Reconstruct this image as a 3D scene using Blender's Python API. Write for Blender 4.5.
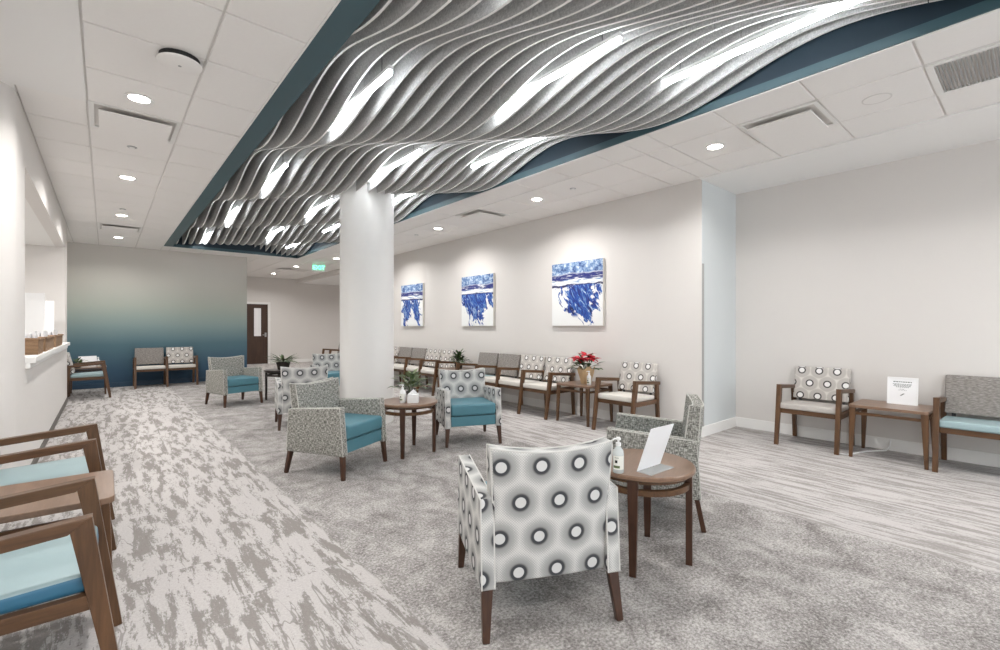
import bpy, bmesh, math, random
from mathutils import Vector, Matrix
random.seed(7)
sc = bpy.context.scene
C = sc.collection
for o in list(bpy.data.objects): bpy.data.objects.remove(o)

# ------------------------------------------------------------------ camera, world, exposure
EYE, H = 1.30, 3.05
YAW = 40.53
cam = bpy.data.cameras.new('camera'); camo = bpy.data.objects.new('camera', cam); C.objects.link(camo)
cam.sensor_width = 36; cam.lens = 16.632; cam.shift_y = 0.002; cam.clip_start = .05
camo.location = (0, 0, EYE); camo.rotation_euler = (math.pi/2, 0, -math.radians(YAW))
sc.camera = camo
w = bpy.data.worlds.new('daylight'); sc.world = w; w.use_nodes = True
w.node_tree.nodes['Background'].inputs[0].default_value = (.88, .94, 1.0, 1)
w.node_tree.nodes['Background'].inputs[1].default_value = 1.9
sc.view_settings.view_transform = 'Standard'; sc.view_settings.look = 'None'
sc.view_settings.exposure = 1.2; sc.view_settings.gamma = 1.0; sc.view_settings.use_curve_mapping = False
DOWNLIGHT_W = 10.0
TUBE_E = 12.0
sc.cycles.max_bounces = 10; sc.cycles.diffuse_bounces = 6; sc.cycles.use_denoising = True
sc.cycles.sample_clamp_indirect = 6.0

# ------------------------------------------------------------------ node helpers
class NT:
    def __init__(s, name):
        s.m = bpy.data.materials.new(name); s.m.use_nodes = True
        s.t = s.m.node_tree; s.b = s.t.nodes['Principled BSDF']
    def n(s, typ, **kw):
        nd = s.t.nodes.new(typ)
        for k, v in kw.items(): setattr(nd, k, v)
        return nd
    def put(s, sock, v):
        if isinstance(v, bpy.types.NodeSocket): s.t.links.new(v, sock)
        elif isinstance(v, (tuple, list)) and len(v) == 3 and sock.type == 'RGBA': sock.default_value = (*v, 1)
        else: sock.default_value = v
    def math(s, op, a, b=None, c=None):
        nd = s.n('ShaderNodeMath', operation=op)
        for i, v in enumerate((a, b, c)):
            if v is not None: s.put(nd.inputs[i], v)
        return nd.outputs[0]
    def vmath(s, op, a, b=None):
        nd = s.n('ShaderNodeVectorMath', operation=op)
        s.put(nd.inputs[0], a)
        if b is not None: s.put(nd.inputs[1], b)
        return nd.outputs[1] if op in ('LENGTH', 'DISTANCE', 'DOT_PRODUCT') else nd.outputs[0]
    def mix(s, f, a, b):
        nd = s.n('ShaderNodeMix', data_type='RGBA')
        s.put(nd.inputs[0], f); s.put(nd.inputs[6], a); s.put(nd.inputs[7], b)
        return nd.outputs[2]
    def noise(s, vec, scale, detail=3, rough=.55, dist=0):
        nd = s.n('ShaderNodeTexNoise'); s.put(nd.inputs['Vector'], vec)
        nd.inputs['Scale'].default_value = scale; nd.inputs['Detail'].default_value = detail
        nd.inputs['Roughness'].default_value = rough; nd.inputs['Distortion'].default_value = dist
        return nd.outputs[0]
    def ramp(s, f, stops, interp='LINEAR'):
        nd = s.n('ShaderNodeValToRGB'); s.put(nd.inputs[0], f); cr = nd.color_ramp; cr.interpolation = interp
        while len(cr.elements) < len(stops): cr.elements.new(.5)
        for e, (p, c) in zip(cr.elements, stops):
            e.position = p; e.color = (c, c, c, 1) if isinstance(c, (int, float)) else (*c, 1)
        return nd.outputs[0]
    def smooth(s, v, lo, hi, a=0., b=1.):
        nd = s.n('ShaderNodeMapRange', interpolation_type='SMOOTHSTEP'); s.put(nd.inputs[0], v)
        for i, x in zip((1, 2, 3, 4), (lo, hi, a, b)): nd.inputs[i].default_value = x
        return nd.outputs[0]
    def coord(s, k='Object'): return s.n('ShaderNodeTexCoord').outputs[k]
    def sep(s, v):
        nd = s.n('ShaderNodeSeparateXYZ'); s.put(nd.inputs[0], v); return nd.outputs
    def comb(s, x=0., y=0., z=0.):
        nd = s.n('ShaderNodeCombineXYZ')
        for i, v in enumerate((x, y, z)): s.put(nd.inputs[i], v)
        return nd.outputs[0]
    def bump(s, h, strength=.3, dist=.01):
        nd = s.n('ShaderNodeBump'); s.put(nd.inputs['Height'], h)
        nd.inputs['Strength'].default_value = strength; nd.inputs['Distance'].default_value = dist
        s.t.links.new(nd.outputs[0], s.b.inputs['Normal'])
    def fin(s, col, rough=.5, metal=0., spec=.5):
        s.put(s.b.inputs['Base Color'], col); s.put(s.b.inputs['Roughness'], rough)
        s.b.inputs['Metallic'].default_value = metal; s.b.inputs['Specular IOR Level'].default_value = spec
        return s.m

MT = {}
def plain(name, col, rough=.5, var=.06, scale=12, bump=0., metal=0., spec=.5, bscale=200):
    t = NT(name); co = t.coord()
    n = t.noise(co, scale)
    c2 = tuple(max(0, c*(1-var)) for c in col); c1 = tuple(min(1, c*(1+var)) for c in col)
    if bump: t.bump(t.noise(co, bscale, 2), bump, .004)
    MT[name] = t.fin(t.mix(n, c2, c1), rough, metal, spec); return MT[name]

def emit(name, col, e):
    t = NT(name); t.put(t.b.inputs['Base Color'], (.8, .8, .8)); t.put(t.b.inputs['Emission Color'], col)
    t.b.inputs['Emission Strength'].default_value = e; MT[name] = t.m; return t.m

def wood(name, dark, light, rough=.34, axis=2):
    t = NT(name); p = t.sep(t.coord())
    sc3 = [26., 26., 26.]; sc3[axis] = 2.2
    v = t.comb(*[t.math('MULTIPLY', p[i], sc3[i]) for i in range(3)])
    n = t.noise(v, 1.0, 5, .62, .6); n2 = t.noise(v, 4.5, 3, .6)
    f = t.math('ADD', t.math('MULTIPLY', n, .75), t.math('MULTIPLY', n2, .25))
    MT[name] = t.fin(t.ramp(f, [(.3, dark), (.7, light)]), rough); return MT[name]

plain('wall_paint', (.70, .672, .645), .85, .012, 3, .05)
plain('return_daylight_tint', (.62, .65, .655), .85, .012, 3, .05)  # cool daylight on the return wall, put into its base colour
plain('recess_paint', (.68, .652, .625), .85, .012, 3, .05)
plain('white_paint', (.80, .79, .77), .6, .01, 3)
plain('soffit_paint', (.85, .84, .825), .85, .01, 3)
plain('ceiling_tile', (.86, .838, .815), .9, .02, 40, .35, bscale=260)
plain('grid_white', (.70, .675, .65), .6, .02)
plain('plenum', (.10, .10, .10), .9)
plain('flange_teal', (.045, .095, .115), .45, .04)
plain('void_blue', (.011, .028, .045), .6, .05)
plain('trim_white', (.82, .81, .79), .45, .015)
plain('rubber_base', (.13, .115, .10), .6)
plain('metal_grey', (.42, .42, .42), .35, .03, metal=.9)
plain('guard_grey', (.34, .34, .33), .4, .08, 20)
plain('steel_dark', (.10, .10, .105), .4, .05, metal=.6)
plain('black', (.012, .012, .012), .6)
plain('vinyl_teal', (.07, .20, .25), .42, .05, 5, .08)
plain('vinyl_lightblue', (.31, .42, .44), .42, .05, 5, .08)
plain('vinyl_navy', (.02, .055, .10), .45, .05, 5)
plain('seat_side_blue', (.035, .15, .25), .42, .05, 5)  # deeper blue for the side faces of one chair's seat
plain('fabric_taupe', (.47, .44, .41), .85, .08, 60, .3)
plain('fabric_cream', (.66, .63, .58), .85, .07, 60, .3)
plain('piping_white', (.62, .61, .585), .7, .05)
plain('piping_cream', (.56, .55, .51), .7, .05)
plain('plastic_white', (.84, .84, .84), .35, .015)
plain('paper_white', (.86, .86, .87), .6, .01)
plain('ink_grey', (.16, .18, .17), .8)
plain('label_cream', (.80, .80, .74), .5, .02)
plain('label_green', (.10, .14, .05), .5)
plain('pot_dark', (.03, .022, .018), .5)
plain('pot_white', (.78, .78, .77), .4)
plain('leaf_green', (.07, .13, .04), .5, .5, 30)
plain('leaf_sage', (.20, .25, .13), .55, .4, 30)
plain('leaf_dark', (.045, .075, .03), .5, .4, 30)
plain('bract_red', (.52, .015, .03), .5, .35, 25)
plain('flower_pink', (.62, .40, .33), .6, .2, 30)
plain('kraft', (.52, .36, .20), .55, .15, 25, .2, bscale=60)
plain('soil', (.03, .02, .015), .95)
emit('lamp_lens', (1, .97, .92), 9.0)
emit('tube_lens', (.93, .97, 1.0), TUBE_E)
emit('exit_green', (.03, .85, .38), 2.2)
wood('wood_v', (.055, .025, .010), (.15, .073, .031), .36, 2)
wood('wood_x', (.055, .025, .010), (.15, .073, .031), .36, 0)
wood('wood_y', (.055, .025, .010), (.15, .073, .031), .36, 1)
wood('wood_leg', (.034, .013, .007), (.085, .036, .018), .32, 2)
wood('wood_dark', (.012, .008, .007), (.03, .018, .014), .35, 2)
wood('table_top', (.165, .098, .062), (.26, .160, .105), .30, 0)
wood('door_wood', (.035, .016, .009), (.075, .036, .02), .4, 2)

def glassy(name, col, alpha):
    t = NT(name); t.b.inputs['Base Color'].default_value = (*col, 1); t.b.inputs['Roughness'].default_value = .08
    t.b.inputs['Alpha'].default_value = alpha; MT[name] = t.m
glassy('clear_plastic', (.88, .92, .92), .45)
glassy('pane', (.8, .9, .9), .12)
glassy('gel', (.80, .86, .86), .62)

# printed fabric: staggered discs, dark ring, fading dot halo
def dots(name, ground, halo, ring, core, sx=.155, sy=.138, r0=.024, r1=.034, fine=True):
    t = NT(name); u = t.sep(t.coord('UV'))
    def cell(ox, oy):
        fx = t.math('SUBTRACT', t.math('FRACT', t.math('ADD', t.math('DIVIDE', u[0], sx), ox)), .5)
        fy = t.math('SUBTRACT', t.math('FRACT', t.math('ADD', t.math('DIVIDE', u[1], 2*sy), oy)), .5)
        return t.vmath('LENGTH', t.comb(t.math('MULTIPLY', fx, sx), t.math('MULTIPLY', fy, 2*sy), 0.))
    d = t.math('MINIMUM', cell(.13, .2), cell(.63, .7))
    if fine:
        q = .0115
        a = t.math('FRACT', t.math('DIVIDE', t.math('ADD', u[0], u[1]), q)); b = t.math('FRACT', t.math('DIVIDE', t.math('SUBTRACT', u[0], u[1]), q))
        dd = t.vmath('LENGTH', t.comb(t.math('SUBTRACT', a, .5), t.math('SUBTRACT', b, .5), 0.))
        h = t.smooth(d, r1, .098)            # 0 near ring, 1 far away
        size = t.math('ADD', t.math('MULTIPLY', h, -.38), .76)
        dotm = t.smooth(t.math('SUBTRACT', size, dd), -.06, .06)
        haloc = t.ramp(t.math('DIVIDE', d, .11), [(.32, tuple(c*.34 for c in halo)), (.40, tuple(c*.85 for c in halo)), (.62, tuple(c*1.12 for c in halo)), (.9, tuple(c*1.45 for c in halo))])
        col = t.mix(dotm, ground, haloc)
    else:
        edge = t.smooth(d, .074, .092); col = t.mix(edge, halo, ground)
    col = t.mix(t.smooth(d, r1+.004, r1-.004), col, ring)
    col = t.mix(t.smooth(d, r0+.0015, r0-.0015), col, core)
    t.bump(t.noise(t.coord('UV'), 700, 1), .15, .002)
    MT[name] = t.fin(col, .85, spec=.2)
dots('dot_fabric', (.68, .67, .64), (.385, .386, .378), (.06, .063, .07), (.64, .64, .63), .172, .155, .0235, .036)
dots('dot_taupe', (.66, .63, .59), (.49, .46, .43), (.055, .05, .05), (.80, .79, .77), .172, .142, .027, .040, False)

def tweed(name, a, b, c, fx=190., fy=38.):
    t = NT(name); u = t.sep(t.coord('UV'))
    n1 = t.noise(t.comb(t.math('MULTIPLY', u[0], fx), t.math('MULTIPLY', u[1], fy), 0.), 1., 2, .6)
    n2 = t.noise(t.comb(t.math('MULTIPLY', u[0], 38.), t.math('MULTIPLY', u[1], 190.), 3.), 1., 2, .6)
    f = t.math('ADD', t.math('MULTIPLY', n1, .5), t.math('MULTIPLY', n2, .5))
    t.bump(f, .4, .004)
    MT[name] = t.fin(t.ramp(f, [(.40, a), (.5, b), (.60, c)]), .9, spec=.15)
tweed('tweed_grey', (.095, .093, .083), (.27, .265, .24), (.58, .57, .525))
tweed('tweed_taupe', (.17, .153, .14), (.255, .234, .218), (.36, .337, .315), 22., 190.)
tweed('felt_grey', (.40, .40, .40), (.53, .53, .525), (.66, .66, .65))
plain('felt_edge_lit', (.86, .86, .85), .8, .05, 60)  # bottom edges coloured paler than the felt to stand for light from below

def carpet():
    t = NT('carpet'); p = t.sep(t.coord()); X, Y = p[0], p[1]
    # planks of 0.5 x 1.0 m shift the figure
    cx = t.math('FLOOR', t.math('DIVIDE', X, .5)); cy = t.math('FLOOR', t.math('ADD', t.math('DIVIDE', Y, 1.0), t.math('MULTIPLY', cx, .5)))
    wn = t.n('ShaderNodeTexWhiteNoise', noise_dimensions='2D'); t.put(wn.inputs[0], t.comb(cx, cy, 0.))
    off = t.math('MULTIPLY', wn.outputs[0], 9.)
    v1 = t.comb(t.math('MULTIPLY', X, 15.), t.math('MULTIPLY', Y, 2.7), off)
    n1 = t.math('ADD', t.noise(v1, 1., 6, .72, .25), t.math('MULTIPLY', t.math('SUBTRACT', t.noise(t.comb(t.math('MULTIPLY', X, 1.5), Y, 1.), 46., 3, .75), .5), .26))
    v2 = t.comb(t.math('MULTIPLY', X, 19.), t.math('MULTIPLY', Y, 1.9), 0.)
    n2 = t.math('ADD', t.noise(v2, 1., 5, .7, .2), t.math('MULTIPLY', t.math('SUBTRACT', t.noise(t.comb(t.math('MULTIPLY', X, 2.), Y, 1.), 46., 3, .75), .5), .30))
    fine = t.noise(t.comb(X, Y, 0.), 95, 3, .7)
    light, taupe = (.55, .522, .51), (.265, .245, .228)
    m1 = t.smooth(n1, .485, .56); m2 = t.smooth(n2, .45, .57)
    bandL = t.mix(t.math('MULTIPLY', m1, .92), light, taupe)
    sq = t.noise(t.comb(t.math('MULTIPLY', X, 9.), t.math('MULTIPLY', Y, 1.3), t.math('ADD', off, 20.)), 1., 3, .6, .4)
    lines = t.smooth(t.math('ABSOLUTE', t.math('SUBTRACT', sq, .5)), .016, .008)
    lines = t.math('MULTIPLY', lines, t.smooth(t.noise(t.comb(t.math('MULTIPLY', X, 2.), Y, off), 1.3, 2), .50, .56))
    bandL = t.mix(t.math('MULTIPLY', lines, .75), bandL, taupe)
    bandR = t.mix(t.math('MULTIPLY', m2, .75), light, taupe)
    g1 = t.noise(t.comb(t.math('MULTIPLY', X, 1.), t.math('MULTIPLY', Y, .8), 0.), 5., 6, .75, .4)
    g2 = t.noise(t.comb(t.math('MULTIPLY', X, 1.), t.math('MULTIPLY', Y, 1.), 2.), 70., 3, .8, .1)
    gf = t.math('ADD', t.math('MULTIPLY', g1, .42), t.math('MULTIPLY', g2, .58))
    field = t.ramp(gf, [(.40, (.17, .158, .15)), (.5, (.36, .338, .325)), (.60, (.60, .575, .555))])
    wob = t.math('MULTIPLY', t.math('SUBTRACT', t.noise(t.comb(X, Y, 5.), 9, 4), .5), .06)
    xe = t.math('ADD', X, wob)
    isL = t.smooth(xe, 1.075, 1.055); isR = t.smooth(xe, 3.57, 3.59)
    col = t.mix(isL, field, bandL); col = t.mix(isR, col, bandR)
    col = t.mix(t.smooth(fine, .3, .7, .0, .42), col, t.mix(.5, col, (.12, .11, .10)))
    t.bump(fine, .5, .006)
    MT['carpet'] = t.fin(col, .97, spec=.1)
carpet()

def mural():
    t = NT('mural'); z = t.sep(t.coord())[2]
    f = t.math('DIVIDE', z, 3.05)
    f = t.math('ADD', f, t.math('MULTIPLY', t.math('SUBTRACT', t.noise(t.coord(), .6, 2), .5), .05))
    MT['mural'] = t.fin(t.ramp(f, [(0., (.022, .055, .10)), (.12, (.035, .085, .14)), (.30, (.085, .165, .20)), (.43, (.23, .315, .31)), (.58, (.40, .435, .38)), (.75, (.53, .52, .47)), (1., (.63, .605, .57))], 'LINEAR'), .75)
mural()

def painting(name, seed, cols):
    t = NT(name); u = t.sep(t.coord('UV')); U, V = u[0], u[1]      # 0..1 over the canvas
    s = seed*7.3
    wv = t.noise(t.comb(t.math('MULTIPLY', U, 4.), t.math('MULTIPLY', V, 3.), s), 1., 3)
    Vw = t.math('ADD', V, t.math('MULTIPLY', t.math('SUBTRACT', wv, .5), .09))
    white = (.84, .85, .84)
    # misty top
    mist = t.noise(t.comb(t.math('MULTIPLY', U, 12.), t.math('MULTIPLY', V, 14.), s), 1., 6, .75, .3)
    top = t.ramp(mist, [(.38, (.02, .05, .20)), (.5, (.17, .29, .50)), (.64, (.70, .76, .80))])
    istop = t.smooth(Vw, .80, .83)
    col = t.mix(istop, white, top)
    st = t.noise(t.comb(t.math('MULTIPLY', U, 5.), t.math('MULTIPLY', V, 50.), s), 1., 4, .7)
    band = t.math('MULTIPLY', t.smooth(t.math('ABSOLUTE', t.math('SUBTRACT', Vw, .765)), .06, .03), t.smooth(st, .36, .46))
    col = t.mix(band, col, (.008, .018, .17))
    haze = t.math('MULTIPLY', t.smooth(t.math('ABSOLUTE', t.math('SUBTRACT', Vw, .695)), .05, .02), t.smooth(st, .50, .60))
    col = t.mix(haze, col, (.20, .31, .50))
    lb = t.math('MULTIPLY', t.smooth(t.math('ABSOLUTE', t.math('SUBTRACT', Vw, .632)), .026, .012), t.smooth(st, .36, .44))
    col = t.mix(lb, col, (.008, .012, .09))
    # brushed limbs hanging from the dark line
    limb = None
    for (u0, u1, wd, vb) in cols:
        tt = t.math('DIVIDE', t.math('SUBTRACT', .64, V), .64-vb)
        cu = t.math('ADD', t.math('MULTIPLY', tt, u1-u0), u0)
        jit = t.math('MULTIPLY', t.math('SUBTRACT', t.noise(t.comb(t.math('MULTIPLY', U, 3.), t.math('MULTIPLY', V, 9.), s+u0*5), 1., 3), .5), .22)
        dist = t.math('ABSOLUTE', t.math('ADD', t.math('SUBTRACT', U, cu), jit))
        fall = t.math('SUBTRACT', 1., t.math('DIVIDE', dist, wd*1.25))
        fall = t.math('SUBTRACT', fall, t.smooth(tt, .6, 1.1, 0., .7))
        rag = t.math('MULTIPLY', t.math('SUBTRACT', t.noise(t.comb(t.math('MULTIPLY', t.math('ADD', U, t.math('MULTIPLY', V, .5)), 7.5), t.math('MULTIPLY', t.math('SUBTRACT', V, t.math('MULTIPLY', U, .35)), 4.2), s+u0*9), 1., 5, .62, .9), .5), 3.9)
        a = t.math('MULTIPLY', t.smooth(t.math('ADD', fall, rag), .18, .30), t.math('MULTIPLY', t.smooth(tt, 1.25, 1.1), t.smooth(tt, -.02, .05)))
        limb = a if limb is None else t.math('MAXIMUM', limb, a)
    br = t.noise(t.comb(t.math('MULTIPLY', t.math('ADD', U, t.math('MULTIPLY', V, .5)), 15.), t.math('MULTIPLY', V, 5.), s+3), 1., 5, .7, 1.2)
    bl = t.ramp(br, [(.34, (.006, .009, .05)), (.44, (.008, .03, .24)), (.54, (.02, .11, .42)), (.62, (.32, .46, .62)), (.67, (.80, .82, .82))])
    col = t.mix(limb, col, bl)
    MT[name] = t.fin(col, .55)
painting('canvas_a', 1, [(.30, .22, .17, .03), (.62, .82, .15, .02)])
painting('canvas_b', 2, [(.15, .30, .20, .30), (.45, .38, .22, .08), (.62, .60, .16, .12), (.92, .97, .12, .32)])
painting('canvas_c', 3, [(.50, .46, .24, .22), (.62, .70, .20, .02), (.75, .55, .10, .35)])

# ------------------------------------------------------------------ mesh helpers
def bx(bm, x0, x1, y0, y1, z0, z1, mi=0):
    vs = [bm.verts.new(p) for p in ((x0,y0,z0),(x1,y0,z0),(x1,y1,z0),(x0,y1,z0),(x0,y0,z1),(x1,y0,z1),(x1,y1,z1),(x0,y1,z1))]
    for f in ((0,3,2,1),(4,5,6,7),(0,1,5,4),(1,2,6,5),(2,3,7,6),(3,0,4,7)):
        bm.faces.new([vs[i] for i in f]).material_index = mi
    return vs
def hexa(bm, bot, top):
    vs = [bm.verts.new(p) for p in list(bot)+list(top)]
    for f in ((0,3,2,1),(4,5,6,7),(0,1,5,4),(1,2,6,5),(2,3,7,6),(3,0,4,7)): bm.faces.new([vs[i] for i in f])
def bar(bm, a, b, w0, w1=None, d0=None, d1=None, up=(1,0,0)):
    """tapered four-sided bar from a to b; w along 'up' side vector, d across"""
    a, b = Vector(a), Vector(b); w1 = w0 if w1 is None else w1; d0 = w0 if d0 is None else d0; d1 = d0 if d1 is None else d1
    ax = (b-a).normalized(); s = Vector(up); s = (s-ax*s.dot(ax)).normalized(); t = ax.cross(s)
    r = []
    for p, w_, d_ in ((a, w0, d0), (b, w1, d1)):
        r.append([p+s*(sx*w_/2)+t*(sy*d_/2) for sx, sy in ((-1,-1),(1,-1),(1,1),(-1,1))])
    hexa(bm, *r)
def prism(bm, pts, axis, a, b):
    """closed 2D profile extruded along axis from a to b"""
    def mk(p, t): return {0: (t, p[0], p[1]), 1: (p[0], t, p[1]), 2: (p[0], p[1], t)}[axis]
    A = [bm.verts.new(mk(p, a)) for p in pts]; B = [bm.verts.new(mk(p, b)) for p in pts]
    n = len(pts); bm.faces.new(A); bm.faces.new(B[::-1])
    for i in range(n): bm.faces.new((A[i], B[i], B[(i+1) % n], A[(i+1) % n]))
def lathe(bm, prof, seg=24, c=(0,0)):
    rings = []
    for r, z in prof:
        rings.append([bm.verts.new((c[0]+r*math.cos(2*math.pi*i/seg), c[1]+r*math.sin(2*math.pi*i/seg), z)) for i in range(seg)])
    for A, B in zip(rings, rings[1:]):
        for i in range(seg): bm.faces.new((A[i], A[(i+1) % seg], B[(i+1) % seg], B[i]))
    bm.faces.new(rings[0][::-1]); bm.faces.new(rings[-1])
def tube(bm, pts, r, seg=6, closed=False):
    pts = [Vector(p) for p in pts]; n = len(pts); rings = []
    for i, p in enumerate(pts):
        if closed: d = pts[(i+1) % n]-pts[i-1]
        else: d = pts[min(i+1, n-1)]-pts[max(i-1, 0)]
        d.normalize(); s = d.cross(Vector((.31, .17, .93)));
        if s.length < .05: s = d.cross(Vector((1, 0, 0)))
        s.normalize(); t = d.cross(s)
        rr = r[i] if isinstance(r, (list, tuple)) else r
        rings.append([bm.verts.new(p+s*(rr*math.cos(2*math.pi*k/seg))+t*(rr*math.sin(2*math.pi*k/seg))) for k in range(seg)])
    for i in range(n if closed else n-1):
        A, B = rings[i], rings[(i+1) % n]
        for k in range(seg): bm.faces.new((A[k], A[(k+1) % seg], B[(k+1) % seg], B[k]))
    if not closed: bm.faces.new(rings[0][::-1]); bm.faces.new(rings[-1])
def ring(bm, r0, r1, z0, z1, seg=32):
    q = [[bm.verts.new((r*math.cos(2*math.pi*i/seg), r*math.sin(2*math.pi*i/seg), z)) for i in range(seg)] for r, z in ((r0,z0),(r1,z0),(r1,z1),(r0,z1))]
    for a in range(4):
        A, B = q[a], q[(a+1) % 4]
        for i in range(seg): bm.faces.new((A[i], A[(i+1) % seg], B[(i+1) % seg], B[i]))

def obj(name, bm, mat, parent=None, bevel=0., seg=2, smooth=False, uv='box', loc=None, rz=None):
    bmesh.ops.recalc_face_normals(bm, faces=bm.faces[:])
    if bevel:
        es = [e for e in bm.edges if len(e.link_faces) == 2 and e.calc_face_angle(0) > .5]
        bmesh.ops.bevel(bm, geom=es, offset=bevel, segments=seg, affect='EDGES', profile=.6)
    if uv == 'box':
        L = bm.loops.layers.uv.new('UVMap')
        for f in bm.faces:
            n = f.normal; a = max(range(3), key=lambda i: abs(n[i]))
            for l in f.loops:
                c = l.vert.co
                l[L].uv = (c.y, c.z) if a == 0 else (c.x, c.z) if a == 1 else (c.x, c.y)
    if smooth:
        for f in bm.faces: f.smooth = True
        for e in bm.edges:
            if len(e.link_faces) == 2 and e.calc_face_angle(0) > .75: e.smooth = False
    me = bpy.data.meshes.new(name); bm.to_mesh(me); bm.free()
    for m in (mat if isinstance(mat, (list, tuple)) else [mat]): me.materials.append(MT[m])
    o = bpy.data.objects.new(name, me); C.objects.link(o)
    if parent: o.parent = parent
    if loc: o.location = loc
    if rz is not None: o.rotation_euler.z = rz
    return o
def thing(name, label, cat, loc=(0,0,0), rz=0., group=None):
    o = bpy.data.objects.new(name, None); C.objects.link(o); o.location = loc; o.rotation_euler.z = rz
    o.empty_display_size = .1
    return tag(o, label, cat, group)
def tag(o, label, cat, group=None):
    o['label'] = label; o['category'] = cat
    if group: o['group'] = group
    return o
def struct(o): o['kind'] = 'structure'; return o
def copy_tree(o, parent=None):
    c = o.copy(); C.objects.link(c)
    if parent: c.parent = parent
    for ch in o.children: copy_tree(ch, c)
    return c
def BM(): return bmesh.new()
def face_dir(fx, fy):
    """rotation that turns the local front (-Y) to (fx, fy)"""
    return math.atan2(fy, fx)+math.pi/2
def sbox(name, dims, mat, bevel=0., parent=None):
    bm = BM(); bx(bm, *dims); return obj(name, bm, mat, parent, bevel)

# ------------------------------------------------------------------ room shell
XL, XN, XP, XR = -.50, -.75, 5.36, 6.29          # reception wall, near left wall, picture wall, recess wall
YB, YRET, YFAR, YPE, Y0 = 13.0, 2.60, 17.8, 10.9, -4.6
bm = BM(); bx(bm, -2.6, 9.0, Y0-.2, YFAR+.1, -.1, 0); struct(obj('floor', bm, 'carpet'))

def wall(name, boxes, mat):
    bm = BM()
    for b in boxes: bx(bm, *b)
    o = obj(name, bm, mat); return struct(o)
HT = H+.02
# near left wall, rounded corner, reception wall with its open hatch
bm = BM()
bx(bm, XN-.12, XN, Y0, 4.72, 0, HT)
pts = [(XN-.12, 4.72), (XN, 4.72)]+[(XN+.25*math.sin(a*math.pi/24), 4.97-.25*math.cos(a*math.pi/24)) for a in range(1, 12)]+[(XL, 4.97), (XL, 5.42), (XN-.12, 5.42)]
prism(bm, pts, 2, 0, HT)
wl = obj('wall_left', bm, 'wall_paint', smooth=True); struct(wl)
wall('wall_reception', [(XL-.12, XL, 5.42, 10.5, 0, 1.0), (XL-.12, XL, 5.42, 10.5, 2.62, HT), (-2.5, XL, 10.5, 10.95, 0, HT),
     (-2.5, -2.4, 5.42, 10.5, 0, 2.62), (-2.5, XN-.12, 5.32, 5.42, 0, 2.62)], 'wall_paint')
o = wall('ceiling_reception', [(-2.4, XL-.12, 5.42, 10.5, 2.62, 2.70)], 'white_paint')
o = sbox('counter_ledge', (XL-.55, XL+.06, 5.44, 10.48, 1.0, 1.05), 'trim_white', .006); struct(o)
o.name = 'trim_1'
o = sbox('trim_2', (XL, XL+.03, 5.44, 10.48, .955, 1.0), 'trim_white', .004); struct(o)
wall('wall_alcove', [(-.95, -.85, 10.95, YB, 0, HT)], 'wall_paint')
wall('wall_back', [(-.95, 2.72, YB, YB+.12, 0, HT)], 'mural')
wall('wall_corridor', [(2.60, 2.72, YB+.12, YFAR, 0, HT)], 'wall_paint')
DX0, DX1, DZ = 3.46, 4.42, 2.13
wall('wall_far', [(2.60, DX0, YFAR, YFAR+.12, 0, HT), (DX1, 9.0, YFAR, YFAR+.12, 0, HT), (DX0, DX1, YFAR, YFAR+.12, DZ, HT)], 'wall_paint')
wall('wall_picture', [(XP, XP+.14, YRET+.12, YPE, 0, HT), (XP-.002, XP, YRET, YRET+.12, 0, HT), (XP, XP+.14, YPE, YFAR, 2.92, HT), (XP+.14, 9.0, YPE-.12, YPE, 0, HT), (8.9, 9.0, YPE, YFAR, 0, HT)], 'wall_paint')
wall('wall_return', [(XP, XR, YRET-.004, YRET+.12, 0, HT)], 'return_daylight_tint')
wall('wall_right', [(XR, XR+.12, Y0, YRET, 0, HT)], 'recess_paint')
# window wall behind the camera: sill, head and mullions, daylight comes through it
bm = BM(); bx(bm, XN-.12, XR+.12, Y0-.12, Y0, 0, .35); bx(bm, XN-.12, XR+.12, Y0-.12, Y0, 2.85, HT)
struct(obj('wall_front', bm, 'wall_paint'))
bm = BM()
for i in range(6):
    x = XN+(XR-XN)*i/5; bx(bm, x-.04, x+.04, Y0-.1, Y0-.02, .35, 2.85)
wf = struct(obj('window_1', bm, 'metal_grey'))
for i in range(5):
    x0 = XN+(XR-XN)*i/5+.04; x1 = XN+(XR-XN)*(i+1)/5-.04
    sbox('pane', (x0, x1, Y0-.065, Y0-.055, .35, 2.85), 'pane', 0, wf)
# baseboards
def base(name, boxes, mat='trim_white'):
    bm = BM()
    for b in boxes: bx(bm, *b)
    struct(obj(name, bm, mat, bevel=.004))
base('baseboard_right', [(XR-.016, XR, Y0, YRET, 0, .125)])
base('baseboard_return', [(XP-.016, XR-.016, YRET-.016, YRET, 0, .125)])
base('baseboard_picture', [(XP-.016, XP, YRET, YPE, 0, .125)])
base('baseboard_left', [(XL, XL+.008, 4.97, 10.95, 0, .09)], 'rubber_base')
base('baseboard_far', [(DX1+.06, 9.0, YFAR-.015, YFAR, 0, .11)])
base('baseboard_back', [(-.95, 2.72, YB-.012, YB, 0, .10)], 'vinyl_navy')
o = sbox('trim_3', (XP-.004, XP+.035, YRET-.012, YRET-.004, .125, 2.05), 'guard_grey'); struct(o)
# column
bm = BM(); lathe(bm, [(.36, 0), (.36, 3.42)], 64)
col = obj('column', bm, 'white_paint', smooth=True, loc=(2.76, 6.06, 0)); tag(col, 'round white column rising into the wavy ceiling baffles', 'column')

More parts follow.
